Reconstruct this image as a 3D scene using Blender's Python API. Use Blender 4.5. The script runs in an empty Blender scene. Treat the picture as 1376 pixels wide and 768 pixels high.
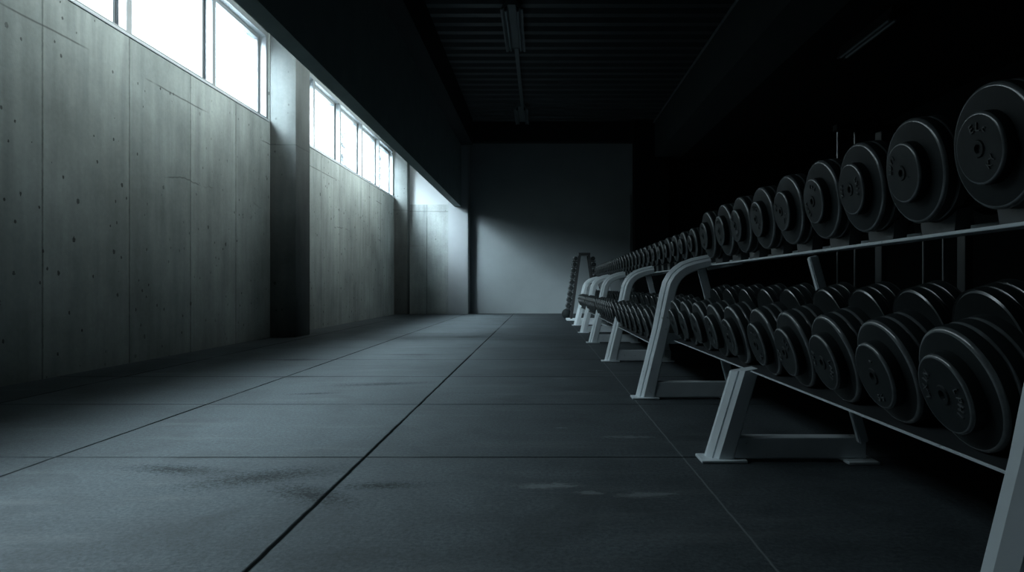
import bpy, bmesh, math, random
from mathutils import Vector, Matrix

random.seed(7)
C = bpy.context.scene.collection
PI = math.pi
H = 0.68            # camera height

# ------------------------------------------------------------------ materials
def new_mat(name):
    m = bpy.data.materials.new(name); m.use_nodes = True
    nt = m.node_tree
    return m, nt, nt.nodes['Principled BSDF']

def N(nt, typ, **kw):
    n = nt.nodes.new(typ)
    for k, v in kw.items():
        if k == 'inp':
            for kk, vv in v.items(): n.inputs[kk].default_value = vv
        else: setattr(n, k, v)
    return n

def L(nt, a, b): nt.links.new(a, b)

def math_n(nt, op, a, b=None, c=None, clamp=False):
    n = nt.nodes.new('ShaderNodeMath'); n.operation = op; n.use_clamp = clamp
    for i, v in enumerate((a, b, c)):
        if v is None: continue
        if isinstance(v, (int, float)): n.inputs[i].default_value = v
        else: L(nt, v, n.inputs[i])
    return n.outputs[0]

def ramp(nt, fac, p0, p1, c0=(0,0,0,1), c1=(1,1,1,1)):
    n = nt.nodes.new('ShaderNodeValToRGB')
    n.color_ramp.elements[0].position = p0; n.color_ramp.elements[0].color = c0
    n.color_ramp.elements[1].position = p1; n.color_ramp.elements[1].color = c1
    L(nt, fac, n.inputs['Fac'])
    return n.outputs['Color']

def mixc(nt, fac, a, b, mode='MIX'):
    n = nt.nodes.new('ShaderNodeMix'); n.data_type = 'RGBA'; n.blend_type = mode
    if isinstance(fac, (int, float)): n.inputs[0].default_value = fac
    else: L(nt, fac, n.inputs[0])
    for i, v in ((6, a), (7, b)):
        if isinstance(v, tuple): n.inputs[i].default_value = v
        else: L(nt, v, n.inputs[i])
    return n.outputs[2]

def coords(nt, scale=(1,1,1), loc=(0,0,0)):
    t = nt.nodes.new('ShaderNodeTexCoord'); mp = nt.nodes.new('ShaderNodeMapping')
    mp.inputs['Scale'].default_value = scale; mp.inputs['Location'].default_value = loc
    L(nt, t.outputs['Object'], mp.inputs['Vector'])
    return mp.outputs['Vector']

def noise(nt, scale, detail=4, rough=.55, vs=(1,1,1), loc=(0,0,0), dist=0.0):
    n = nt.nodes.new('ShaderNodeTexNoise')
    n.inputs['Scale'].default_value = scale; n.inputs['Detail'].default_value = detail
    n.inputs['Roughness'].default_value = rough; n.inputs['Distortion'].default_value = dist
    L(nt, coords(nt, vs, loc), n.inputs['Vector'])
    return n.outputs['Fac']

def xyz(nt):
    t = nt.nodes.new('ShaderNodeTexCoord'); s = nt.nodes.new('ShaderNodeSeparateXYZ')
    L(nt, t.outputs['Object'], s.inputs[0])
    return s.outputs

def bump(nt, height, strength, dist, bsdf):
    b = nt.nodes.new('ShaderNodeBump'); b.inputs['Strength'].default_value = strength
    b.inputs['Distance'].default_value = dist
    L(nt, height, b.inputs['Height']); L(nt, b.outputs[0], bsdf.inputs['Normal'])

def line_mask(nt, coord, off, period, half):
    """1 within half of a line of the period, else 0"""
    a = math_n(nt, 'SUBTRACT', coord, off - period*.5)
    a = math_n(nt, 'DIVIDE', a, period)
    a = math_n(nt, 'FRACT', a)
    a = math_n(nt, 'SUBTRACT', a, .5)
    a = math_n(nt, 'ABSOLUTE', a)
    a = math_n(nt, 'MULTIPLY', a, period)
    a = math_n(nt, 'DIVIDE', a, half)
    return math_n(nt, 'SUBTRACT', 1.0, a, clamp=True)

def concrete(name, along, off, period=1.05, base=(.30,.33,.325,1), tone=1.0):
    m, nt, bs = new_mat(name)
    s = xyz(nt)
    u = s[1] if along == 'y' else s[0]
    su = (0,1,0) if along == 'y' else (1,0,0)
    vs_streak = (2.6, 2.6, .30)
    n1 = noise(nt, .9, 6, .6)
    n2 = noise(nt, 3.2, 3, .5, vs=vs_streak, loc=(3,1,0))
    n3 = noise(nt, 26, 5, .65)
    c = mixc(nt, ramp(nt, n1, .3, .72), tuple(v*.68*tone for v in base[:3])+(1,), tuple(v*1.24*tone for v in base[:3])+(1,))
    c = mixc(nt, .40, c, ramp(nt, n2, .3, .7, (.60,.62,.62,1), (1.2,1.2,1.18,1)), 'MULTIPLY')
    c = mixc(nt, .30, c, ramp(nt, n3, .3, .75, (.66,.67,.68,1), (1.15,1.15,1.15,1)), 'MULTIPLY')
    # each pour panel has its own tone
    pid = math_n(nt, 'FLOOR', math_n(nt, 'DIVIDE', math_n(nt, 'SUBTRACT', u, off), period))
    wn = nt.nodes.new('ShaderNodeTexWhiteNoise'); wn.noise_dimensions = '1D'
    L(nt, pid, wn.inputs['W'])
    c = mixc(nt, .8, c, ramp(nt, wn.outputs['Value'], 0, 1, (.82,.84,.84,1), (1.06,1.06,1.05,1)), 'MULTIPLY')
    # water stains running down from the sill
    st = noise(nt, 1.0, 4, .6, vs=(7, 7, .5), loc=(9,4,2))
    zt = math_n(nt, 'MULTIPLY_ADD', s[2], .45, -.4, clamp=True)
    st = math_n(nt, 'MULTIPLY', ramp(nt, st, .52, .66), zt)
    c = mixc(nt, math_n(nt, 'MULTIPLY', st, .35), c, (.12,.135,.14,1))
    # panel joints
    wob = math_n(nt, 'MULTIPLY', noise(nt, 30, 2), .010)
    j = line_mask(nt, math_n(nt, 'ADD', u, math_n(nt, 'SUBTRACT', wob, .005)), off, period, .013)
    jn = ramp(nt, noise(nt, 2.3, 4, .6, vs=(1,1,2.0), loc=(5,5,1)), .30, .62)
    jm = math_n(nt, 'MULTIPLY', j, math_n(nt, 'MULTIPLY_ADD', jn, .45, .5))
    c = mixc(nt, jm, c, (.055,.062,.062,1))
    # half-height horizontal joints, broken
    hz = line_mask(nt, math_n(nt, 'ADD', s[2], math_n(nt, 'MULTIPLY', noise(nt, 1.2, 3), .05)), 2.65, 30, .011)
    hb = ramp(nt, noise(nt, 1.1, 3, .6, loc=(2,8,4)), .47, .55)
    hm = math_n(nt, 'MULTIPLY', hz, hb)
    c = mixc(nt, math_n(nt, 'MULTIPLY', hm, .85), c, (.05,.055,.055,1))
    hz2 = line_mask(nt, math_n(nt, 'ADD', s[2], math_n(nt, 'MULTIPLY', noise(nt, .8, 4, .7), .35)), 1.95, 30, .012)
    hb2 = ramp(nt, noise(nt, 1.4, 3, .6, loc=(7,3,1)), .53, .60)
    hm2 = math_n(nt, 'MULTIPLY', hz2, hb2)
    c = mixc(nt, math_n(nt, 'MULTIPLY', hm2, .7), c, (.06,.065,.065,1))
    # air pockets, two sizes
    def pits(scale, thr, keep):
        v = nt.nodes.new('ShaderNodeTexVoronoi'); v.inputs['Scale'].default_value = scale
        v.voronoi_dimensions = '3D'; L(nt, coords(nt, (0,1,.75) if along == 'y' else (1,0,.75)), v.inputs['Vector'])
        d = math_n(nt, 'LESS_THAN', math_n(nt, 'ADD', v.outputs['Distance'], math_n(nt, 'MULTIPLY', noise(nt, 60, 2), .12)), thr)
        sp = nt.nodes.new('ShaderNodeSeparateColor'); L(nt, v.outputs['Color'], sp.inputs[0])
        k = math_n(nt, 'LESS_THAN', sp.outputs[0], keep)
        return math_n(nt, 'MULTIPLY', d, k)
    p = math_n(nt, 'MAXIMUM', pits(5.5, .155, .20), math_n(nt, 'MAXIMUM', pits(11, .18, .14), pits(2.6, .115, .16)))
    dens = ramp(nt, noise(nt, .6, 2, loc=(1,2,7)), .38, .55)
    p = math_n(nt, 'MULTIPLY', p, math_n(nt, 'MULTIPLY_ADD', dens, .6, .4))
    c = mixc(nt, math_n(nt, 'MULTIPLY', p, .85), c, (.03,.034,.034,1))
    L(nt, c, bs.inputs['Base Color'])
    bs.inputs['Roughness'].default_value = .82
    bs.inputs['Specular IOR Level'].default_value = .25
    hgt = math_n(nt, 'SUBTRACT', math_n(nt, 'MULTIPLY', n3, .35), math_n(nt, 'ADD', math_n(nt, 'MULTIPLY', jm, 1.0), p))
    bump(nt, hgt, .35, .012, bs)
    return m

def painted(name, col, rough=.5, var=.12, spec=.4, metal=0.0, scale=6.0, wear=None, wear_amt=.0):
    m, nt, bs = new_mat(name)
    n1 = noise(nt, scale, 5, .6)
    lo = tuple(v*(1-var) for v in col)+(1,); hi = tuple(v*(1+var) for v in col)+(1,)
    c = mixc(nt, ramp(nt, n1, .3, .7), lo, hi)
    if wear:
        w = ramp(nt, noise(nt, scale*5, 4, .7, loc=(4,2,1)), .66, .72)
        c = mixc(nt, math_n(nt, 'MULTIPLY', w, wear_amt), c, tuple(wear)+(1,))
    L(nt, c, bs.inputs['Base Color'])
    bs.inputs['Roughness'].default_value = rough
    bs.inputs['Specular IOR Level'].default_value = spec
    bs.inputs['Metallic'].default_value = metal
    return m

def rubber_floor():
    m, nt, bs = new_mat('rubber_mat_floor')
    s = xyz(nt)
    n1 = noise(nt, .8, 6, .65)
    n2 = noise(nt, 5, 5, .7, loc=(3,3,0))
    n3 = noise(nt, 70, 5, .85)
    c = mixc(nt, ramp(nt, n1, .3, .7), (.038,.048,.053,1), (.066,.082,.089,1))
    c = mixc(nt, .6, c, ramp(nt, n2, .25, .75, (.50,.51,.52,1), (1.38,1.38,1.38,1)), 'MULTIPLY')
    c = mixc(nt, .75, c, ramp(nt, n3, .38, .62, (.40,.40,.40,1), (1.55,1.55,1.55,1)), 'MULTIPLY')
    vn = noise(nt, 2.2, 9, .72, loc=(6,1,3), dist=.6)
    c = mixc(nt, math_n(nt, 'MULTIPLY', ramp(nt, vn, .52, .66), .45), c, (.020,.025,.027,1))
    # chalky dust drag marks across the mats
    dr = noise(nt, 1.0, 5, .65, vs=(.9, 5, 1), loc=(2,5,0))
    c = mixc(nt, math_n(nt, 'MULTIPLY', ramp(nt, dr, .55, .72), .25), c, (.16,.175,.18,1))
    # dark scuffs with a shape of their own
    def blob(x, y, rx, ry, rot):
        t = nt.nodes.new('ShaderNodeTexCoord'); mp = nt.nodes.new('ShaderNodeMapping'); mp.vector_type = 'TEXTURE'
        mp.inputs['Location'].default_value = (x, y, 0); mp.inputs['Rotation'].default_value = (0,0,rot)
        mp.inputs['Scale'].default_value = (rx, ry, 1)
        L(nt, t.outputs['Object'], mp.inputs['Vector'])
        ln = nt.nodes.new('ShaderNodeVectorMath'); ln.operation = 'LENGTH'; L(nt, mp.outputs[0], ln.inputs[0])
        return math_n(nt, 'SUBTRACT', 1.0, ln.outputs['Value'], clamp=True)
    b = None
    for a in ((-1.00,2.40,.40,.16,.45), (-1.36,2.50,.34,.10,-.2), (-1.12,4.72,.55,.12,.25), (-.55,2.30,.22,.07,.1), (-1.45,4.30,.25,.06,.2), (-.75,2.2,.12,.3,1.0),
              (-1.3,6.8,.6,.10,.0), (-1.0,9.2,.7,.15,.0), (-2.3,6.3,.4,.14,.1), (-1.9,5.1,.3,.08,.2)):
        k = blob(*a); b = k if b is None else math_n(nt, 'MAXIMUM', b, k)
    g = noise(nt, 60, 6, .85, loc=(1,6,0), dist=.4)
    bm_ = ramp(nt, math_n(nt, 'ADD', math_n(nt, 'MULTIPLY', b, .80), math_n(nt, 'MULTIPLY', math_n(nt, 'SUBTRACT', g, .5), 3.2)),   .22, .80)
    bm_ = math_n(nt, 'MULTIPLY', bm_, math_n(nt, 'MINIMUM', math_n(nt, 'MULTIPLY', b, 5.0), 1.0))
    c = mixc(nt, math_n(nt, 'MULTIPLY', bm_, .95), c, (.014,.017,.018,1))
    # pale chalk spots
    q = None
    for a in ((.02,2.30,.30,.10,.05), (.16,2.22,.14,.06,.0), (.35,2.2,.3,.08,.1), (.10,3.25,.12,.03,.0), (.40,3.05,.35,.08,.0), (.45,5.5,.2,.08,0), (.15,5.0,.2,.05,0)):
        k = blob(*a); q = k if q is None else math_n(nt, 'MAXIMUM', q, k)
    qs = ramp(nt, math_n(nt, 'MULTIPLY', q, noise(nt, 26, 5, .75, vs=(1,1.8,1))), .30, .42)
    sp = ramp(nt, noise(nt, 55, 3, .6, vs=(1,2,1), loc=(8,1,0)), .74, .78)
    c = mixc(nt, math_n(nt, 'MULTIPLY', math_n(nt, 'MAXIMUM', qs, math_n(nt, 'MULTIPLY', sp, .6)), .55), c, (.17,.19,.195,1))
    # joints between mats
    w = math_n(nt, 'MULTIPLY', math_n(nt, 'SUBTRACT', noise(nt, 9, 3), .5), .008)
    jx = math_n(nt, 'MULTIPLY', line_mask(nt, math_n(nt, 'ADD', s[0], w), -.705, 1.2400, .011), math_n(nt, 'LESS_THAN', s[0], .2))
    pale = line_mask(nt, math_n(nt, 'ADD', s[0], w), .568, 40, .005)  # right-hand joint: its edge highlight painted in as a thin pale line
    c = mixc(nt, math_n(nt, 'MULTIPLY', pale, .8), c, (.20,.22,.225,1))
    jy = line_mask(nt, math_n(nt, 'ADD', s[1], w), 2.684, 1.215, .010)
    jb = ramp(nt, noise(nt, 1.7, 3, .6, loc=(0,3,9)), .33, .5)
    jx = math_n(nt, 'MULTIPLY', jx, math_n(nt, 'MULTIPLY_ADD', ramp(nt, noise(nt, 1.1, 3, .6, loc=(4,0,2)), .35, .5), .55, .45))
    j = math_n(nt, 'MAXIMUM', jx, math_n(nt, 'MULTIPLY', jy, math_n(nt, 'MULTIPLY_ADD', jb, .5, .22)))
    j = math_n(nt, 'MINIMUM', math_n(nt, 'MULTIPLY', j, 1.7), 1.0)
    c = mixc(nt, j, c, (.004,.005,.005,1))
    L(nt, c, bs.inputs['Base Color'])
    rr = math_n(nt, 'MULTIPLY_ADD', n2, .25, .52)
    L(nt, rr, bs.inputs['Roughness'])
    L(nt, math_n(nt, 'MULTIPLY', math_n(nt, 'SUBTRACT', 1.0, math_n(nt, 'MAXIMUM', j, math_n(nt, 'MULTIPLY', bm_, .7))), .28), bs.inputs['Specular IOR Level'])
    hgt = math_n(nt, 'SUBTRACT', math_n(nt, 'MULTIPLY', n3, .25), j)
    bump(nt, hgt, .6, .010, bs)
    return m

M = {}
M['concrete'] = concrete('board_marked_concrete', 'y', 4.97)
M['concrete_end'] = concrete('concrete_end_wall', 'x', -2.93, .62, base=(.36,.387,.383,1))
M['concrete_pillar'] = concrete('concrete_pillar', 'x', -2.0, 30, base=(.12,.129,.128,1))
M['plaster_white'] = painted('white_plaster', (.40,.42,.428), .8, .03, .2, scale=2)
M['pillar_paint'] = painted('grey_white_paint', (.35,.377,.392), .7, .04, .3, scale=2)
M['back_paint'] = painted('grey_back_wall_paint', (.26,.292,.304), .75, .07, .25, scale=1.2)
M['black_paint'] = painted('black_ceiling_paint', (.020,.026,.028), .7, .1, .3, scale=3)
M['beam_paint'] = painted('dark_beam_paint', (.20,.25,.25), .65, .1, .3, scale=3)
M['beam_paint_dark'] = painted('black_beam_paint', (.05,.06,.062), .65, .1, .3, scale=3)
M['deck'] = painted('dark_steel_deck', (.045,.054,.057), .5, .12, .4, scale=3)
M['dark_wall'] = painted('near_black_wall', (.012,.015,.016), .8, .1, .2, scale=2)  # near-black; also stands in for shade on back wall and soffit
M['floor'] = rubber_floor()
M['frame'] = painted('pale_aluminium_frame', (.12,.135,.142), .4, .04, .5, scale=8)
M['gasket'] = painted('black_gasket', (.03,.035,.04), .6, .1, .3)
M['sill'] = painted('aluminium_sill', (.36,.39,.41), .5, .05, .4)
M['rack'] = painted('grey_rack_paint', (.70,.77,.80), .36, .09, .5, scale=5, wear=(.05,.06,.065), wear_amt=.75)
M['rack_dark'] = painted('dark_shelf_paint', (.034,.043,.046), .45, .1, .5, scale=6)
M['shelf_dark'] = painted('black_shelf_paint', (.022,.026,.028), .5, .1, .5, scale=6)
M['rubber'] = painted('black_rubber', (.0165,.0220,.0228), .60, .18, .18, scale=14, wear=(.05,.055,.056), wear_amt=.25)
M['rubber_edge'] = painted('worn_highlight_edge', (.12,.134,.138), .23, .3, 1.0, scale=20)  # worn, glossier rims and letters; their highlights also painted into the pale colour
M['hub'] = painted('black_rubber_cap', (.0165,.0220,.0228), .55, .15, .2, scale=18, wear=(.07,.075,.076), wear_amt=.25)
M['steel'] = painted('worn_steel', (.30,.31,.32), .35, .1, .5, metal=.9, scale=20)
M['fixture'] = painted('dusty_fixture', (.16,.18,.185), .5, .08, .4)
M['tube'] = painted('unlit_tube_glass', (.30,.34,.35), .25, .03, .5)
M['tree_dark'] = painted('black_tree_stand', (.02,.023,.025), .45, .1, .5)
M['machine'] = painted('dark_machine_paint', (.016,.019,.02), .4, .1, .5)
M['machine_post'] = painted('grey_machine_post', (.035,.042,.044), .4, .1, .5)
M['snow'] = painted('snow_ground', (.7,.72,.75), .9, .03, .1, scale=.5)
M['bark'] = painted('grey_bark', (.22,.23,.235), .9, .1, .1)
M['needles'] = painted('hazy_pale_needles', (.36,.38,.39), .9, .15, .1, scale=2)  # pale needle colour stands in for haze and overexposure outside

def glass_mat():
    m = bpy.data.materials.new('window_glass'); m.use_nodes = True
    nt = m.node_tree; nt.nodes.clear()
    out = nt.nodes.new('ShaderNodeOutputMaterial'); tr = nt.nodes.new('ShaderNodeBsdfTransparent')
    gl = nt.nodes.new('ShaderNodeBsdfGlossy'); gl.inputs['Roughness'].default_value = .02
    tr.inputs['Color'].default_value = (.93,.96,.97,1)
    mx = nt.nodes.new('ShaderNodeMixShader'); fr = nt.nodes.new('ShaderNodeFresnel'); fr.inputs['IOR'].default_value = 1.4
    ge = nt.nodes.new('ShaderNodeNewGeometry')
    L(nt, math_n(nt, 'MULTIPLY', math_n(nt, 'SUBTRACT', 1.0, ge.outputs['Backfacing']), fr.outputs[0]), mx.inputs[0]); L(nt, tr.outputs[0], mx.inputs[1]); L(nt, gl.outputs[0], mx.inputs[2])
    L(nt, mx.outputs[0], out.inputs[0])
    return m
M['glass'] = glass_mat()

# ------------------------------------------------------------------ mesh helpers
def bx(bm, x0, x1, y0, y1, z0, z1):
    vs = [bm.verts.new((x, y, z)) for x in (x0, x1) for y in (y0, y1) for z in (z0, z1)]
    for f in ((0,1,3,2), (4,6,7,5), (0,4,5,1), (2,3,7,6), (0,2,6,4), (1,5,7,3)):
        bm.faces.new([vs[i] for i in f])
    return vs

def box_bm(*a, bev=0.0, seg=2):
    bm = bmesh.new(); bx(bm, *a)
    if bev: bmesh.ops.bevel(bm, geom=list(bm.edges), offset=bev, segments=seg, affect='EDGES', profile=.5)
    return bm

def obj(name, bm, mat, parent=None, smooth=35):
    me = bpy.data.meshes.new(name)
    bmesh.ops.recalc_face_normals(bm, faces=bm.faces)
    bm.to_mesh(me); bm.free()
    if smooth:
        for p in me.polygons: p.use_smooth = True
        me.set_sharp_from_angle(angle=math.radians(smooth))
    me.materials.append(M[mat])
    o = bpy.data.objects.new(name, me); C.objects.link(o)
    if parent: o.parent = parent
    return o

def tag(o, label, cat, group=None):
    o['label'] = label; o['category'] = cat
    if group: o['group'] = group
    return o

def struct(name, bm, mat, parent=None, smooth=0):
    o = obj(name, bm, mat, parent, smooth)
    if not parent: o['kind'] = 'structure'
    return o

def empty(name, loc=(0,0,0), kind=None):
    o = bpy.data.objects.new(name, None); C.objects.link(o); o.location = loc
    o.empty_display_size = .1
    if kind: o['kind'] = kind
    return o

def cyl(bm, p0, p1, r, seg=16, r2=None):
    p0 = Vector(p0); p1 = Vector(p1); d = p1 - p0
    q = d.to_track_quat('Z', 'Y').to_matrix().to_4x4()
    mt = Matrix.Translation((p0+p1)/2) @ q
    bmesh.ops.create_cone(bm, cap_ends=True, segments=seg, radius1=r, radius2=r if r2 is None else r2, depth=d.length, matrix=mt)

def lathe_x(bm, prof, seg, zc=0.0, yc=0.0):
    """revolve (x, r) profile about the x axis through (y=yc, z=zc)"""
    rings = []
    for x, r in prof:
        if r < 1e-6: rings.append([bm.verts.new((x, yc, zc))])
        else: rings.append([bm.verts.new((x, yc + r*math.sin(2*PI*i/seg), zc + r*math.cos(2*PI*i/seg))) for i in range(seg)])
    for a, b in zip(rings, rings[1:]):
        if len(a) == 1 and len(b) == 1: continue
        for i in range(seg):
            j = (i+1) % seg
            if len(a) == 1: bm.faces.new((a[0], b[i], b[j]))
            elif len(b) == 1: bm.faces.new((a[i], a[j], b[0]))
            else: bm.faces.new((a[i], a[j], b[j], b[i]))

def bar_bm(p0, p1, wy, t, bev=.004):
    """rectangular bar in the XZ plane from p0 to p1 (x, z), wy wide along y, t thick; centred at y = 0"""
    x0, z0 = p0; x1, z1 = p1
    d = Vector((x1-x0, z1-z0)); n = Vector((-d.y, d.x)).normalized()*t/2
    bm = bmesh.new()
    pts = [(x0+n.x, z0+n.y), (x1+n.x, z1+n.y), (x1-n.x, z1-n.y), (x0-n.x, z0-n.y)]
    a = [bm.verts.new((x, -wy/2, z)) for x, z in pts]; b = [bm.verts.new((x, wy/2, z)) for x, z in pts]
    bm.faces.new(a); bm.faces.new(b[::-1])
    for i in range(4):
        j = (i+1) % 4
        bm.faces.new((a[i], a[j], b[j], b[i]))
    bmesh.ops.recalc_face_normals(bm, faces=bm.faces)
    if bev: bmesh.ops.bevel(bm, geom=list(bm.edges), offset=bev, segments=2, affect='EDGES')
    return bm

def shift(bm, dx=0, dy=0, dz=0):
    bmesh.ops.translate(bm, verts=bm.verts, vec=(dx, dy, dz)); return bm

# ------------------------------------------------------------------ the room
XW = -3.70           # inner face of the window wall
ZC = 4.96            # ceiling
SILL, HEAD = 2.93, 4.14
YB = 17.55           # back wall
W1 = (1.4, 9.12); W2 = (9.72, 16.86)

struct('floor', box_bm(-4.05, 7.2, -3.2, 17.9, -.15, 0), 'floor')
def wall_left():
    bm = bmesh.new()
    bx(bm, XW-.32, XW, -3.2, 17.2, 0, SILL)
    bx(bm, XW-.32, XW, -3.2, 17.2, HEAD, ZC)
    bx(bm, XW-.32, XW, -3.2, W1[0], SILL, HEAD)
    bx(bm, XW-.32, XW, W1[1], W2[0], SILL, HEAD)
    bx(bm, XW-.32, XW, W2[1], 17.2, SILL, HEAD)
    return bm
struct('wall_left', wall_left(), 'concrete')
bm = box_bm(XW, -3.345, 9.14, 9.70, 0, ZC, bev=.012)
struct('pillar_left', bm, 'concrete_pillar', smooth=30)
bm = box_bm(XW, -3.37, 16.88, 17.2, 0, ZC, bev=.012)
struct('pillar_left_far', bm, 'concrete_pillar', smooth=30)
# return wall at the far end of the window aisle: concrete below, white plaster above
struct('wall_end', box_bm(XW-.32, -2.36, 17.2, 17.6, 0, 2.81), 'concrete_end')
struct('wall_end_upper', box_bm(XW-.32, -2.36, 17.2, 17.6, 2.81, ZC), 'plaster_white')
struct('pillar_end', box_bm(-2.36, -1.86, 17.02, 17.6, 0, ZC, bev=.008), 'pillar_paint', smooth=30)
struct('wall_back', box_bm(-1.86, 2.42, YB, YB+.3, 0, ZC), 'back_paint')
struct('wall_back_right', box_bm(2.42, 7.2, YB, YB+.3, 0, ZC), 'dark_wall')  # shade on this stretch of back wall put into its black colour
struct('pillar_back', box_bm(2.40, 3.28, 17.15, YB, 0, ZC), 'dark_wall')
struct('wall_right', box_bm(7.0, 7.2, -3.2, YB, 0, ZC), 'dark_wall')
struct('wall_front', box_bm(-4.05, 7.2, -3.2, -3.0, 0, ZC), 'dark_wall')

# ceiling: profiled steel deck, ribs running across the room
def deck():
    bm = bmesh.new()
    p = .36; y = -3.2; prof = []
    while y < 17.9:
        prof += [(y, ZC), (y+.14, ZC), (y+.19, ZC+.07), (y+.31, ZC+.07)]
        y += p
    lo = [bm.verts.new((-4.05, a, b)) for a, b in prof]; hi = [bm.verts.new((7.2, a, b)) for a, b in prof]
    for i in range(len(prof)-1): bm.faces.new((lo[i], hi[i], hi[i+1], lo[i+1]))
    bx(bm, -4.05, 7.2, -3.2, 17.9, ZC+.10, ZC+.25)
    return bm
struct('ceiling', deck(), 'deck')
# long downstand beam between the window aisle and the hall
bm = bmesh.new(); bx(bm, -2.20, -2.03, -3.0, 17.02, 2.735, 4.30)
bw = struct('beam_window_side', bm, 'beam_paint')
for ya, yb in ((4.2, 8.9), (10.4, 15.2)):
    obj('added_lamp_housing', box_bm(-2.228, -2.20, ya-.03, yb+.03, 3.70, 3.80, bev=.004), 'fixture', bw)  # unseen housing added for the made-up fill lamp
bm = bmesh.new(); bx(bm, -2.26, -1.74, -3.0, 17.02, 4.30, ZC)
struct('beam_window_side_upper', bm, 'black_paint')
bm = bmesh.new(); bx(bm, 2.91, 3.60, -3.0, YB, 4.02, ZC)
struct('beam_rack_side', bm, 'beam_paint_dark')
bm = bmesh.new(); bx(bm, -1.86, 2.91, YB-.25, YB, 4.45, ZC)
struct('beam_back', bm, 'black_paint')

struct('added_soffit_right', box_bm(3.60, 7.0, -3.0, YB, 4.02, 4.2), 'dark_wall')  # soffit added to black out lit deck ribs; darkness is in its colour

# windows
def window(name, y0, y1, muls):
    w = empty(name, (XW, (y0+y1)/2, SILL), 'structure')
    oy = (y0+y1)/2
    def part(n, bm, mat):
        shift(bm, -XW, -oy, -SILL); return obj(n, bm, mat, w, 30)
    xo, xi = XW-.20, XW-.02
    bm = bmesh.new()
    bx(bm, xo, xi, y0, y1, SILL, SILL+.055); bx(bm, xo, xi, y0, y1, HEAD-.065, HEAD)
    bx(bm, xo, xi, y0, y0+.06, SILL+.055, HEAD-.065); bx(bm, xo, xi, y1-.06, y1, SILL+.055, HEAD-.065)
    part('window_frame', bm, 'frame')
    part('window_sill', box_bm(XW-.06, XW+.012, y0, y1, SILL-.004, SILL+.022, bev=.004), 'sill')
    for ym in muls:
        bm = bmesh.new()
        bx(bm, xo, xi, ym-.040, ym+.040, SILL+.055, HEAD-.065)
        part('mullion', bm, 'frame')
        bm = bmesh.new()
        bx(bm, xo+.02, xi-.075, ym-.052, ym-.040, SILL+.055, HEAD-.065); bx(bm, xo+.02, xi-.075, ym+.040, ym+.052, SILL+.055, HEAD-.065)
        part('gasket', bm, 'gasket')
    edges = [y0+.06-.035] + list(muls) + [y1-.06+.035]
    for a, b in zip(edges, edges[1:]):
        ya, yb = a+.052, b-.052
        if yb-ya < .12: continue
        bm = bmesh.new()
        for q in ((ya, ya+.04, SILL+.055, HEAD-.065), (yb-.04, yb, SILL+.055, HEAD-.065), (ya+.04, yb-.04, SILL+.055, SILL+.10), (ya+.04, yb-.04, HEAD-.11, HEAD-.065)):
            bx(bm, xo+.035, xi-.09, *q)
        s = part('sash', bm, 'frame')
        g = bmesh.new(); bx(g, xo+.07, xo+.078, ya+.03, yb-.03, SILL+.09, HEAD-.10)
        part('window_pane', g, 'glass')
    return w
window('window_1', *W1, (3.05, 4.54, 6.05, 7.62))
window('window_2', *W2, (10.98, 12.42, 13.92, 15.42))

# conduit along the rack-side beam, pipe on the back pillar
bm = bmesh.new(); cyl(bm, (2.885, -2.9, 4.905), (2.885, 17.2, 4.905), .022, 10)
tag(obj('conduit', bm, 'fixture'), 'long thin grey conduit along the top corner of the dark ceiling beam', 'conduit')
bm = bmesh.new(); cyl(bm, (2.33, 17.50, 0.0), (2.33, 17.50, 3.1), .022, 10)
tag(obj('wall_pipe', bm, 'fixture'), 'thin upright pipe on the dark back wall beside the corner pillar', 'pipe')

# unlit fluorescent fittings
def fixture(x, y0, y1, label, z=ZC-.05, w=.34, mat='fixture', tmat='tube'):
    t = empty('ceiling_light', (x, (y0+y1)/2, z)); tag(t, label, 'ceiling light', 'unlit fluorescent ceiling lights')
    ln = (y1-y0)/2
    bm = bmesh.new()
    prof = [(-w*.5,-.10), (-w*.42,-.105), (-w*.16,-.03), (w*.16,-.03), (w*.42,-.105), (w*.5,-.10), (w*.2,.05), (-w*.2,.05)]
    a = [bm.verts.new((p, -ln, q)) for p, q in prof]; b = [bm.verts.new((p, ln, q)) for p, q in prof]
    bm.faces.new(a); bm.faces.new(b[::-1])
    for i in range(len(prof)):
        j = (i+1) % len(prof); bm.faces.new((a[i], a[j], b[j], b[i]))
    obj('housing', bm, mat, t, 30)
    for s in (-1, 1):
        bm = bmesh.new(); cyl(bm, (s*w*.26, -ln+.03, -.095), (s*w*.26, ln-.03, -.095), .019, 12)
        tb = obj('tube', bm, tmat, t)
        for e in (-1, 1):
            bm = bmesh.new(); cyl(bm, (s*w*.26, e*(ln-.03), -.095), (s*w*.26, e*(ln-.055), -.095), .021, 12); bx(bm, s*w*.26-.02, s*w*.26+.02, e*(ln-.02)-.012, e*(ln-.02)+.012, -.11, -.04)
            obj('lampholder', bm, 'gasket', tb)
    return t
fixture(-.44, 9.95, 11.75, 'nearer unlit twin tube light hanging under the dark ribbed ceiling')
fixture(-.47, 15.55, 17.0, 'farther unlit twin tube light on the ceiling close to the back wall')
fixture(4.2, 7.95, 9.35, 'unlit tube light on the added black soffit above the dumbbell racks', w=.15, z=3.97, mat='machine_post', tmat='tube')
bm = bmesh.new(); bx(bm, -.47, -.40, 11.75, 15.55, ZC-.09, ZC-.01)
tag(obj('cable_trunking', bm, 'fixture', None, 0), 'dark cable trunking joining the two ceiling lights', 'trunking')

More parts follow.
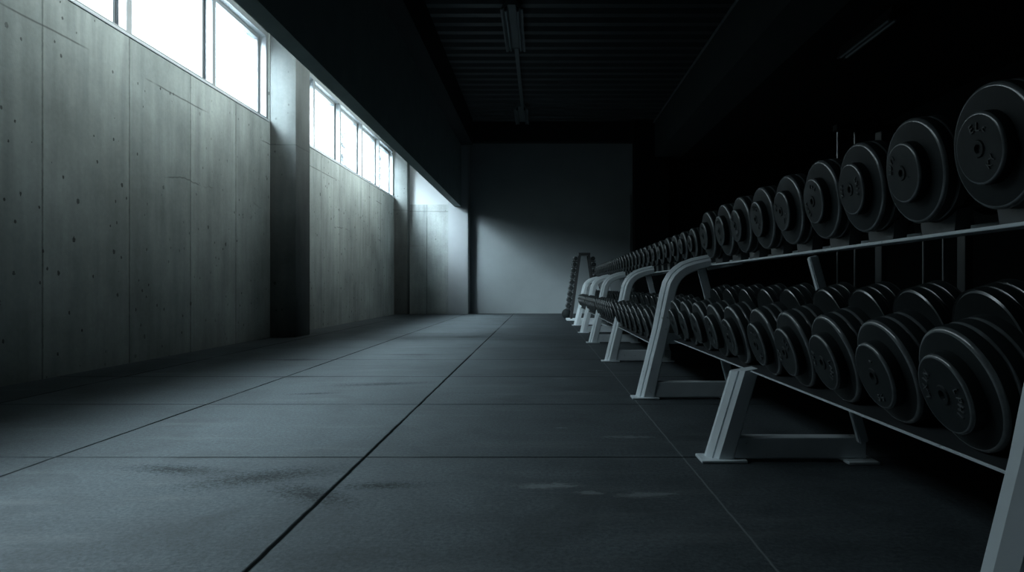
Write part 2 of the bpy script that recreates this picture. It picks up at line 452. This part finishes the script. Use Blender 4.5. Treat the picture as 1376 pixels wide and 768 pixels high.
# ------------------------------------------------------------------ dumbbells
def text_mesh(s, size, depth):
    cu = bpy.data.curves.new('t', 'FONT'); cu.body = s; cu.size = size; cu.extrude = depth; cu.align_x = 'CENTER'; cu.align_y = 'CENTER'
    cu.resolution_u = 3
    o = bpy.data.objects.new('t', cu); C.objects.link(o)
    dg = bpy.context.evaluated_depsgraph_get(); dg.update()
    me = bpy.data.meshes.new_from_object(o.evaluated_get(dg))
    bpy.data.objects.remove(o); bpy.data.curves.remove(cu)
    return me

def emboss(bm, s, ang, rad, size, xface, turn=0.0):
    """letters set around the hub on its -x face; ang from the top, clockwise as seen from the aisle"""
    n = len(s); step = size*.78/rad
    for i, ch in enumerate(s):
        a = ang + (i-(n-1)/2)*step*(1 if turn == 0 else -1)
        me = text_mesh(ch, size, .0016)
        rot = -a + turn
        ca, sa = math.cos(rot), math.sin(rot)
        cu_, cv_ = rad*math.sin(a), rad*math.cos(a)
        base = len(bm.verts)
        vs = []
        for v in me.vertices:
            u = v.co.x*ca - v.co.y*sa + cu_; w = v.co.x*sa + v.co.y*ca + cv_
            vs.append(bm.verts.new((xface - .0012 - v.co.z, -u, w)))
        for p in me.polygons:
            try: bm.faces.new([vs[k] for k in p.vertices])
            except ValueError: pass
        bpy.data.meshes.remove(me)
        for f_ in {f_ for v in vs for f_ in v.link_faces}: f_.material_index = 1
        bmesh.ops.remove_doubles(bm, verts=vs, dist=1e-6)

def plates_prof(n, t, r, bev=.009):
    """n rubber plates side by side from x = 0 to n*t"""
    pr = [(0, 0), (0, r-bev)]
    for k in range(n):
        x0, x1 = k*t, (k+1)*t
        if k: pr.append((x0+.0006, r-bev))
        for i in range(1, 4):
            a = i*PI/2/3
            pr.append((x0 + bev*(1-math.cos(a)), r - bev + bev*math.sin(a)))
        for i in range(0, 3):
            a = i*PI/2/3
            pr.append((x1 - bev*(1-math.sin(PI/2-a)) , r - bev + bev*math.cos(a)))
        pr.append((x1-.0006, r-bev))
    pr += [(n*t, r-bev), (n*t, 0)]
    return pr

def hub_bm(r, prot, seg, texts=()):
    bm = bmesh.new(); b = .0065
    pr = [(.001, 0), (.001, r)]
    pr += [(-prot+b, r)] + [(-prot+b-b*math.sin(a), r-b+b*math.cos(a)) for a in (PI/8, PI/4, 3*PI/8, PI/2)]
    pr += [(-prot, r*.93 if r*.93 < r-b else r-b-.001), (-prot, .020), (-prot-.003, .018), (-prot-.003, .010), (-prot+.004, .008), (-prot+.004, 0)]
    lathe_x(bm, pr, seg)
    mark_edges(bm, r-.007)
    for t in texts: emboss(bm, *t[:1], t[1], t[2]*r, t[3]*r, -prot, t[4] if len(t) > 4 else 0.0)
    return bm

def mark_edges(bm, rmin, rmax=9):
    """second finish on the rounded edges (faces that turn between face and rim)"""
    bm.normal_update()
    for f in bm.faces:
        c = f.calc_center_median(); n = f.normal
        if rmin < math.hypot(c.y, c.z) < rmax and .12 < abs(n.x) < .985: f.material_index = 1

class Bell:
    """shared meshes of one dumbbell size; local x axis is the handle axis, front head towards -x, front plate face at x = 0"""
    def __init__(s, n, t, r, handle, hub_r, prot, seg, name):
        s.r, s.L = r, 2*n*t + handle
        mk = lambda nm, bm, mat: s._me(nm, bm, mat)
        bm = bmesh.new(); lathe_x(bm, plates_prof(n, t, r), seg); mark_edges(bm, r-.0095); s.head = mk('head', bm, 'rubber')
        bm = bmesh.new()
        hx = [(n*t-.001, 0), (n*t-.001, .026), (n*t+.012, .026), (n*t+.014, .015), (n*t+handle*.5, .0175), (n*t+handle-.014, .015), (n*t+handle-.012, .026), (n*t+handle+.001, .026), (n*t+handle+.001, 0)]
        lathe_x(bm, hx, max(12, seg//3)); s.handle = mk('handle', bm, 'steel')
        s.hub = mk('end_cap', hub_bm(hub_r, prot, seg), 'hub')
        s.hub_r, s.prot, s.seg = hub_r, prot, seg
    def _me(s, nm, bm, mat):
        o = obj(nm, bm, mat); me = o.data; me.materials.append(M['rubber_edge']); bpy.data.objects.remove(o); return me
    def place(s, xf, y, zc, tilt, label, group, texts=None, roll=0.0):
        """xf, zc: centre of the front plate face"""
        c, sn = math.cos(tilt), math.sin(tilt)
        # root at the underside, mid-length
        root = empty('dumbbell', (xf + s.L/2*c + s.r*sn, y, zc + s.L/2*sn - s.r*c))
        root.rotation_euler = (0, -tilt, 0)
        tag(root, label, 'dumbbell', group)
        def ch(nm, me, par, loc, rot=(0,0,0)):
            o = bpy.data.objects.new(nm, me); C.objects.link(o); o.parent = par; o.location = loc; o.rotation_euler = rot; return o
        ch('handle', s.handle, root, (-s.L/2, 0, s.r))
        h = ch('head', s.head, root, (-s.L/2, 0, s.r), (roll, 0, 0))
        if texts: me = s._me('end_cap', hub_bm(s.hub_r, s.prot, s.seg, texts), 'hub')
        else: me = s.hub
        ch('end_cap', me, h, (0,0,0))
        h2 = ch('head', s.head, root, (s.L/2, 0, s.r), (0, 0, PI))
        ch('end_cap', s.hub, h2, (0,0,0))
        return root

ORD = ['first','second','third','fourth','fifth','sixth','seventh','eighth','ninth','tenth','eleventh','twelfth','thirteenth','fourteenth','fifteenth','sixteenth']

big_top = Bell(2, .031, .138, .16, .080, .030, 64, 'top')
big_low = Bell(3, .031, .125, .157, .080, .030, 64, 'low')
far_top = Bell(2, .028, .098, .15, .055, .022, 32, 'ftop')
far_low = Bell(3, .029, .113, .15, .066, .024, 32, 'flow')

XT, ZT, TT = .98, .985, math.radians(8)
XL, ZL, TL = .80, .483, math.radians(17)
top_y = [1.455, 1.765, 2.06, 2.345, 2.655, 2.965, 3.28, 3.575, 3.93]
low_y = [1.285, 1.555, 1.835, 2.12, 2.405, 2.755, 3.05, 3.35, 3.645, 3.925]
q = PI/2
top_txt = [[('EL', -.05, .58, .34), ('c', .62, .6, .26), ('KY', 2.35, .62, .28, PI)],
           [('LUVI', -1.0, .66, .24), ('.', 2.0, .5, .3)],
           [('XEL', -1.5, .66, .24), ('LXIE', 1.5, .62, .24)],
           [('LBS', .35, .62, .26), ('KLIM', -2.1, .62, .24)],
           [('LV', -1.2, .62, .28), ('KIX', 2.2, .6, .26)],
           [('HIX', .2, .62, .28), ('LB', 2.4, .6, .28)],
           [('OX', -.6, .62, .28), ('XLS', 2.6, .6, .26)],
           [('KLX', .1, .62, .28), ('SL', 3.0, .6, .26)],
           [('LXS', .1, .62, .28), ('KL', 3.0, .6, .26)]]
low_txt = [[('LXIN', -1.25, .64, .27), ('LPHI', 1.75, .64, .27), ('0', 2.6, .16, .2)],
           [('-', .25, .52, .5), ('55', 2.95, .66, .30, PI)],
           [('KXI', -1.4, .64, .27), ('LAHI', 1.9, .64, .27)],
           [('OX', -1.8, .62, .30), ('KIL', .9, .62, .26)],
           [('KLVO', .3, .62, .27), ('XA', 2.6, .62, .27)],
           [('SKX', .2, .62, .28), ('ANX', 2.4, .62, .26)],
           [('LSK', .2, .62, .28), ('KN', 2.4, .62, .26)],
           [('XLK', .2, .62, .28)], [('KS', .2, .62, .28)], [('LX', .2, .62, .28)]]
for i, y in enumerate(top_y):
    big_top.place(XT, y, ZT, TT, f'{ORD[i]} big black dumbbell from the camera on the top rail of the nearest rack', 'big dumbbells on the top rail of the nearest rack', top_txt[i])
for i, y in enumerate(low_y):
    big_low.place(XL, y, ZL, TL, f'{ORD[i]} big black dumbbell from the camera on the bottom shelf of the nearest rack', 'big dumbbells on the bottom shelf of the nearest rack', low_txt[i])

# ------------------------------------------------------------------ racks
POSTS = [.955, 4.115, 6.16, 8.24, 10.07, 12.03]
# centre line of the curved post, (x, z)
def post_path():
    left = [(.585,.012), (.689,.428), (.7335,.650), (.750,.715), (.7785,.767), (.815,.805), (.86,.836), (.93,.862), (1.035,.884)]
    right = [(.690,.012), (.785,.44), (.822,.640), (.836,.690), (.856,.725), (.882,.750), (.915,.768), (.96,.786), (1.035,.806)]
    return left, right
def post_bm(wy=.080, ch=.040, path=None):
    """curved tube upright: rounded aisle edge (big chamfers), flat sides"""
    left, right = path or post_path()
    bm = bmesh.new(); rings = []
    for (lx, lz), (rx, rz) in zip(left, right):
        l = Vector((lx, lz)); r = Vector((rx, rz)); d = (r-l).normalized()
        h = wy/2
        # section in (d, y): groove in the aisle face, chamfered corners
        w_ = (r-l).length
        sec = [(0, h-.008), (.008, h), (w_-.006, h), (w_, h-.006), (w_, -h+.006), (w_-.006, -h), (ch, -h), (ch*.60, -h*.52), (ch*.60+.005, -h*.44), (ch*.50+.005, -h*.36), (ch*.46, -h*.42), (0, h*.2)]
        rings.append([bm.verts.new((l.x+d.x*a, b, l.y+d.y*a)) for a, b in sec])
    for a, b in zip(rings, rings[1:]):
        for i in range(len(a)):
            j = (i+1) % len(a); bm.faces.new((a[i], a[j], b[j], b[i]))
    bm.faces.new(rings[0][::-1]); bm.faces.new(rings[-1])
    return bm
def place_parts(root, y):
    """a curved end frame at y; parts of root"""
    def part(n, bm, mat='rack'): return obj(n, shift(bm, 0, y-root.location.y, 0), mat, root, 28)
    part('upright', post_bm())
    part('foot_plate', box_bm(.555, .72, -.055, .055, 0, .012, bev=.004))
    part('base_beam', box_bm(.675, 1.19, -.0325, .0325, .012, .105, bev=.006))
    part('rear_leg', bar_bm((.975,.80), (1.165,.08), .026, .05))
    part('rear_foot', box_bm(1.10, 1.22, -.045, .045, 0, .012, bev=.003))
    part('bracket', box_bm(.755, .84, -.012, .012, .352, .43, bev=.003))
    return part

def saddle_bm(r, tilt, x0, x1, zc, zbase, hw, top_extra):
    """cradle block: flat front, hollow top following the plate, between x0 and x1; y centred on 0"""
    bm = bmesh.new(); n = 12; R = r+.005
    arcs = []
    for x in (x0, x1):
        zz = zc + (x-XT)*math.tan(tilt)
        row_t, row_b = [], []
        for i in range(n+1):
            y = -hw + 2*hw*i/n
            z = zz - math.sqrt(max(R*R - y*y, 1e-6))
            row_t.append(bm.verts.new((x, y, max(z, zbase+.006)))); row_b.append(bm.verts.new((x, y*.86, zbase)))
        arcs.append((row_t, row_b))
    (t0, b0), (t1, b1) = arcs
    for i in range(n):
        bm.faces.new((t0[i], t0[i+1], b0[i+1], b0[i])); bm.faces.new((t1[i], b1[i], b1[i+1], t1[i+1]))
        bm.faces.new((t0[i], t1[i], t1[i+1], t0[i+1])); bm.faces.new((b0[i], b0[i+1], b1[i+1], b1[i]))
    bm.faces.new((t0[0], b0[0], b1[0], t1[0])); bm.faces.new((t0[n], t1[n], b1[n], b0[n]))
    return bm

def tray(f, y0, y1, ext=0.0):
    """sloping bottom shelf with a thin painted front edge, dumbbells lie on it"""
    c, s = math.cos(TL), math.sin(TL)
    ax, az = XL + big_low.r*s, ZL - big_low.r*c      # a point on the top surface
    def pt(d, o): return (ax + d*c - o*s, az + d*s + o*c)
    def prism(sec):
        bm = bmesh.new()
        a = [bm.verts.new((x, y0, z)) for x, z in sec]; b = [bm.verts.new((x, y1, z)) for x, z in sec]
        bm.faces.new(a); bm.faces.new(b[::-1])
        for i in range(len(sec)):
            j = (i+1) % len(sec); bm.faces.new((a[i], a[j], b[j], b[i]))
        return bm
    f('shelf', prism([pt(-.020-ext, -.001), pt(.40, -.001), pt(.40, .02), pt(.412, .02), pt(.412, -.013), pt(-ext, -.013), pt(-.020-ext, -.005)]), 'shelf_dark')
    f('shelf_edge', prism([pt(-.024-ext, .0005), pt(-.020-ext, .0005), pt(-.020-ext, -.006), pt(-.022-ext, -.006), pt(-.024-ext, -.004)]))

def top_rails(part_fn, y0, y1, bell, ys, r, zc):
    part_fn('front_rail', box_bm(1.035, 1.09, y0, y1, .812, .822, bev=.003))
    part_fn('rear_rail', box_bm(1.185, 1.235, y0, y1, .838, .852, bev=.003))
    for y in ys:
        hw = .083*r/.138+.0
        m = saddle_bm(r, TT, 1.045, 1.085, zc, .820, hw, 0); part_fn('saddle', shift(m, 0, y, 0), 'rack_dark')
        m = saddle_bm(r, TT, 1.19, 1.23, zc, .850, hw, 0); part_fn('saddle', shift(m, 0, y, 0), 'rack_dark')

# the nearest rack
root = empty('dumbbell_rack', (.9, 2.5, 0)); tag(root, 'nearest grey steel dumbbell rack with curved uprights and two tiers of big dumbbells', 'dumbbell rack', 'dumbbell racks')
def pf(rt):
    def f(n, bm, mat='rack'): return obj(n, shift(bm, -rt.location.x, -rt.location.y, 0), mat, rt, 22)
    return f
def frame(rt, y):
    f = pf(rt)
    def part(n, bm, mat='rack'): return f(n, shift(bm, 0, y, 0), mat)
    part('upright', post_bm())
    part('foot_plate', box_bm(.555, .72, -.055, .055, 0, .012, bev=.004))
    part('base_beam', box_bm(.675, 1.19, -.0325, .0325, .012, .105, bev=.006))
    part('rear_leg', bar_bm((.985,.795), (1.165,.09), .026, .05))
    part('rear_foot', box_bm(1.10, 1.22, -.045, .045, 0, .012, bev=.003))
    part('bracket', box_bm(.765, .86, -.012, .012, .335, .40, bev=.003))
    part('cross_arm', bar_bm((1.02,.80), (1.235,.835), .03, .03))
f = pf(root)
frame(root, POSTS[0]); frame(root, POSTS[1])
tray(f, POSTS[0]-.03, POSTS[1]+.03)
top_rails(f, POSTS[0]-.03, POSTS[1]+.03, big_top, top_y, big_top.r, ZT)
ym = 2.645
f('middle_leg', shift(post_bm(.080, .040, ([(.652,.012), (.755,.349)], [(.752,.012), (.852,.366)])), 0, ym, 0))
f('foot_plate', shift(box_bm(.622, .80, -.06, .06, 0, .012, bev=.004), 0, ym, 0))
f('base_beam', shift(box_bm(.755, 1.27, -.0325, .0325, .012, .095, bev=.006), 0, ym, 0))
f('rear_leg', shift(bar_bm((1.045,.80), (1.24,.085), .030, .036), 0, 2.58, 0))
f('rear_foot', shift(box_bm(1.18, 1.30, -.08, .045, 0, .012, bev=.003), 0, ym, 0))

# the racks beyond it, each sharing the upright before it
NTH = ['second', 'third', 'fourth', 'fifth']
for k in range(1, 5):
    y0, y1 = POSTS[k], POSTS[k+1]
    rt = empty('dumbbell_rack', (.9, (y0+y1)/2, 0))
    tag(rt, f'{NTH[k-1]} grey steel dumbbell rack from the camera in the long row' if k < 4 else 'last grey steel dumbbell rack at the far end of the long row', 'dumbbell rack', 'dumbbell racks')
    f = pf(rt)
    frame(rt, y1)
    tray(f, y0+.045, y1+.03, .118)
    nm = NTH[k-1] if k < 4 else 'farthest'
    n = 7 if k == 1 else 7
    if k == 1: ys = [4.33, 4.62, 4.91, 5.19, 5.48, 5.76, 6.02]
    else:
        s = (y1-y0)/8; ys = [y0 + s*(i+.5) for i in range(8)]
    zc = .822+.05+far_top.r-.005
    top_rails(f, y0+.045, y1+.03, far_top, ys, far_top.r, zc)
    for i, y in enumerate(ys):
        far_top.place(XT, y, zc, TT, f'{ORD[i]} small black dumbbell on the top rail of the {nm} rack from the camera', f'dumbbells on the top rail of the {nm} rack')
    m = int((y1-y0-.08)/.25)
    s = (y1-y0-.10)/m
    zl = ZL - (big_low.r-far_low.r)*math.cos(TL); xl = XL - .11
    # keep the plates on the sloping shelf
    ax, az = XL + big_low.r*math.sin(TL), ZL - big_low.r*math.cos(TL)
    zl = az + (xl - ax + far_low.r*math.sin(TL))*math.tan(TL) + far_low.r*math.cos(TL)
    for i in range(m):
        y = y0 + .05 + s*(i+.5)
        far_low.place(xl, y, zl, TL, f'{ORD[i]} black dumbbell on the bottom shelf of the {nm} rack from the camera', f'dumbbells on the bottom shelf of the {nm} rack')

# ------------------------------------------------------------------ dumbbell tree at the far end of the row
ty = 13.9
tr = empty('dumbbell_tree', (.86, ty, 0)); tag(tr, 'black upright stand holding small dumbbells beyond the last rack', 'dumbbell stand')
ft = pf(tr)
for s in (-1, 1):
    ft('side_frame', shift(bar_bm((.80, 1.36), (.62, .03), .04, .045), 0, ty+s*.17, 0), 'tree_dark')
    ft('side_frame', shift(bar_bm((.98, 1.36), (1.16, .03), .04, .045), 0, ty+s*.17, 0), 'tree_dark')
    ft('foot', box_bm(.52, 1.26, ty+s*.17-.03, ty+s*.17+.03, 0, .04, bev=.006), 'rack')
ft('top_bar', box_bm(.77, 1.01, ty-.21, ty+.21, 1.34, 1.39, bev=.01), 'tree_dark')
small = {}
for i in range(9):
    r = .046 + .0014*i
    b = Bell(1, .055+.003*i, r, .13, .02, .012, 24, 'tree')
    z = 1.28 - .122*i
    for s, nm in ((-1, 'aisle'), (1, 'rear')):
        xc = (.80 - (1.36-z)*.1353) if s < 0 else (.98 + (1.36-z)*.1353)
        ft('peg', box_bm(min(xc, xc+s*(.085+r)), max(xc, xc+s*(.085+r)), ty-.17-.012, ty-.17+.012, z-r-.022, z-r-.004, bev=.002), 'tree_dark')
        ft('peg', box_bm(min(xc, xc+s*(.085+r)), max(xc, xc+s*(.085+r)), ty+.17-.012, ty+.17+.012, z-r-.022, z-r-.004, bev=.002), 'tree_dark')
        x = xc + s*(.035+r)
        o = b.place(0, 0, 0, 0, f'{ORD[i]} tiny dumbbell from the top on the {nm} side of the black stand', 'dumbbells on the black stand')
        o.location = (x, ty, z-r-.004); o.rotation_euler = (0, 0, PI/2)

# ball and kettlebell by the stand
bm = bmesh.new(); bmesh.ops.create_uvsphere(bm, u_segments=32, v_segments=20, radius=.11)
for i in range(1): pass
o = obj('medicine_ball', bm, 'rubber', None, 60); o.location = (.56, 14.55, .11)
tag(o, 'round black ball on the floor at the foot of the dumbbell stand', 'ball')

# ------------------------------------------------------------------ cable machine behind the near rack, in the dark
cm = empty('cable_machine', (2.3, 4.1, 0)); tag(cm, 'dark cable machine frame standing behind the nearest dumbbell rack', 'gym machine')
fm = pf(cm)
for x, w in ((2.06, .034), (2.57, .05)):
    fm('upright', box_bm(x-w/2, x+w/2, 4.02, 4.10, .06, 1.625, bev=.005), 'machine_post')
for x in (1.80, 1.905, 2.32, 2.44):
    bm = bmesh.new(); cyl(bm, (x, 4.06, .08), (x, 4.06, 1.62), .008, 12); fm('guide_rod', bm, 'steel')
fm('top_beam', box_bm(1.78, 2.62, 4.03, 4.09, 1.625, 1.665, bev=.006), 'dark_wall')
fm('base', box_bm(1.70, 2.72, 3.85, 4.30, 0, .08, bev=.01), 'machine')
for i in range(8): fm('weight_plate', box_bm(1.76, 1.945, 4.0, 4.12, .085+.05*i, .085+.05*i+.045, bev=.004), 'rubber')
for i in range(8): fm('weight_plate', box_bm(2.28, 2.48, 4.0, 4.12, .085+.05*i, .085+.05*i+.045, bev=.004), 'rubber')

# ------------------------------------------------------------------ outside
struct('ground', box_bm(-80, -4.05, -30, 90, -.2, -.02), 'snow')
def conifer(x, y, h, label, seed):
    rnd = random.Random(seed)
    t = empty('conifer_tree', (x, y, -.02)); tag(t, label, 'tree', 'trees outside the windows')
    bm = bmesh.new(); cyl(bm, (0,0,0), (0,0,h*.97), h*.014, 8, h*.003); obj('trunk', bm, 'bark', t)
    bm = bmesh.new()
    for k in range(420):
        z = h*(.10 + .89*(k/420))
        R = (h*.19)*(1-z/h)**.75 + .12
        a = rnd.random()*2*PI; rr = R*(.35+.75*rnd.random()); dz = -rr*(.15+.45*rnd.random())
        d = Vector((math.cos(a), math.sin(a), 0)); sdir = Vector((-d.y, d.x, 0)); wd = rr*(.10+.14*rnd.random())
        p = [Vector((0,0,z)), d*rr*.5 + sdir*wd + Vector((0,0,z+dz*.35)), d*rr + Vector((0,0,z+dz)), d*rr*.5 - sdir*wd + Vector((0,0,z+dz*.35)), d*rr*.5 + Vector((0,0,z+dz*.35-.09))]
        v = [bm.verts.new(k_) for k_ in p]
        for fc in ((0,1,4), (1,2,4), (2,3,4), (3,0,4), (0,3,2), (0,2,1)): bm.faces.new([v[k_] for k_ in fc])
    obj('needles', bm, 'needles', t, 0)
conifer(-12.6, 34, 8.6, 'pale bare looking conifer outside behind the second pane of the far window', 1)
conifer(-11.0, 37, 9.8, 'tall pale conifer outside behind the third pane of the far window', 2)
conifer(-11.5, 47, 12.4, 'pale conifer outside behind the last pane of the far window', 3)

# ------------------------------------------------------------------ light
w = bpy.data.worlds.new('overcast_sky'); bpy.context.scene.world = w; w.use_nodes = True
nt = w.node_tree; bg = nt.nodes['Background']
tc = nt.nodes.new('ShaderNodeTexCoord'); sp = nt.nodes.new('ShaderNodeSeparateXYZ'); L(nt, tc.outputs['Generated'], sp.inputs[0])
# overcast sky: brighter towards the zenith
f1 = math_n(nt, 'MULTIPLY_ADD', sp.outputs[2], 1.2, .60)
f1 = math_n(nt, 'MAXIMUM', f1, .5)
bg.inputs['Color'].default_value = (.80,.93,1.0,1)
SKY = 4.5
tot = math_n(nt, 'MULTIPLY', f1, SKY)
# two thin, bright places in the cloud cover, on the window side
for d, wid, amp in (((-.55, .05, .86), .175, 330.0), ((-.26, -.91, .32), .17, 470.0)):
    dt = nt.nodes.new('ShaderNodeVectorMath'); dt.operation = 'DOT_PRODUCT'
    L(nt, tc.outputs['Generated'], dt.inputs[0]); dt.inputs[1].default_value = Vector(d).normalized()
    e = math_n(nt, 'MULTIPLY', math_n(nt, 'SUBTRACT', dt.outputs['Value'], 1.0), 2.0/wid**2)
    tot = math_n(nt, 'ADD', tot, math_n(nt, 'MULTIPLY', math_n(nt, 'EXPONENT', e), amp))
L(nt, tot, bg.inputs['Strength'])
w.cycles.sampling_method = 'MANUAL'; w.cycles.sample_map_resolution = 512
def portal(y0, y1):
    la = bpy.data.lights.new('window_portal', 'AREA'); la.shape = 'RECTANGLE'; la.size = HEAD-SILL; la.size_y = y1-y0
    la.cycles.is_portal = True
    o = bpy.data.objects.new('window_portal', la); C.objects.link(o)
    o.location = (XW-.34, (y0+y1)/2, (SILL+HEAD)/2); o.rotation_euler = (0, -PI/2, 0)   # shines along +x
portal(*W1); portal(*W2)

# unseen fill lamps, added behind the window-side beam to brighten the left wall
for ya, yb, pw in ((4.2, 8.9, 19), (10.4, 15.2, 28)):
    lw = bpy.data.lights.new('added_wall_fill', 'AREA'); lw.shape = 'RECTANGLE'; lw.size = .08; lw.size_y = yb-ya
    lw.energy = pw*(yb-ya); lw.spread = math.radians(141 if ya < 9 else 160); lw.color = (.90,1.0,.98)
    lo = bpy.data.objects.new('added_wall_fill', lw); C.objects.link(lo)
    lo.location = (-2.235, (ya+yb)/2, 3.75)
    lo.rotation_euler = (0, math.radians(90-2), 0)
# ------------------------------------------------------------------ camera
cam = bpy.data.cameras.new('camera'); co = bpy.data.objects.new('camera', cam); C.objects.link(co)
F = 900.0
cam.sensor_width = 36; cam.lens = F/1376*36; cam.shift_y = 2/1376; cam.shift_x = -39/1376
co.location = (0, 0, H); co.rotation_euler = (PI/2, 0, 0)
cam.clip_start = .02; cam.clip_end = 300
sc = bpy.context.scene; sc.camera = co
sc.view_settings.view_transform = 'Standard'; sc.view_settings.look = 'None'; sc.view_settings.gamma = 1
sc.view_settings.use_curve_mapping = False; sc.view_settings.exposure = 0.0
cy = sc.cycles
cy.use_denoising = True; cy.max_bounces = 10; cy.diffuse_bounces = 6; cy.glossy_bounces = 4; cy.transparent_max_bounces = 12
cy.sample_clamp_indirect = 6
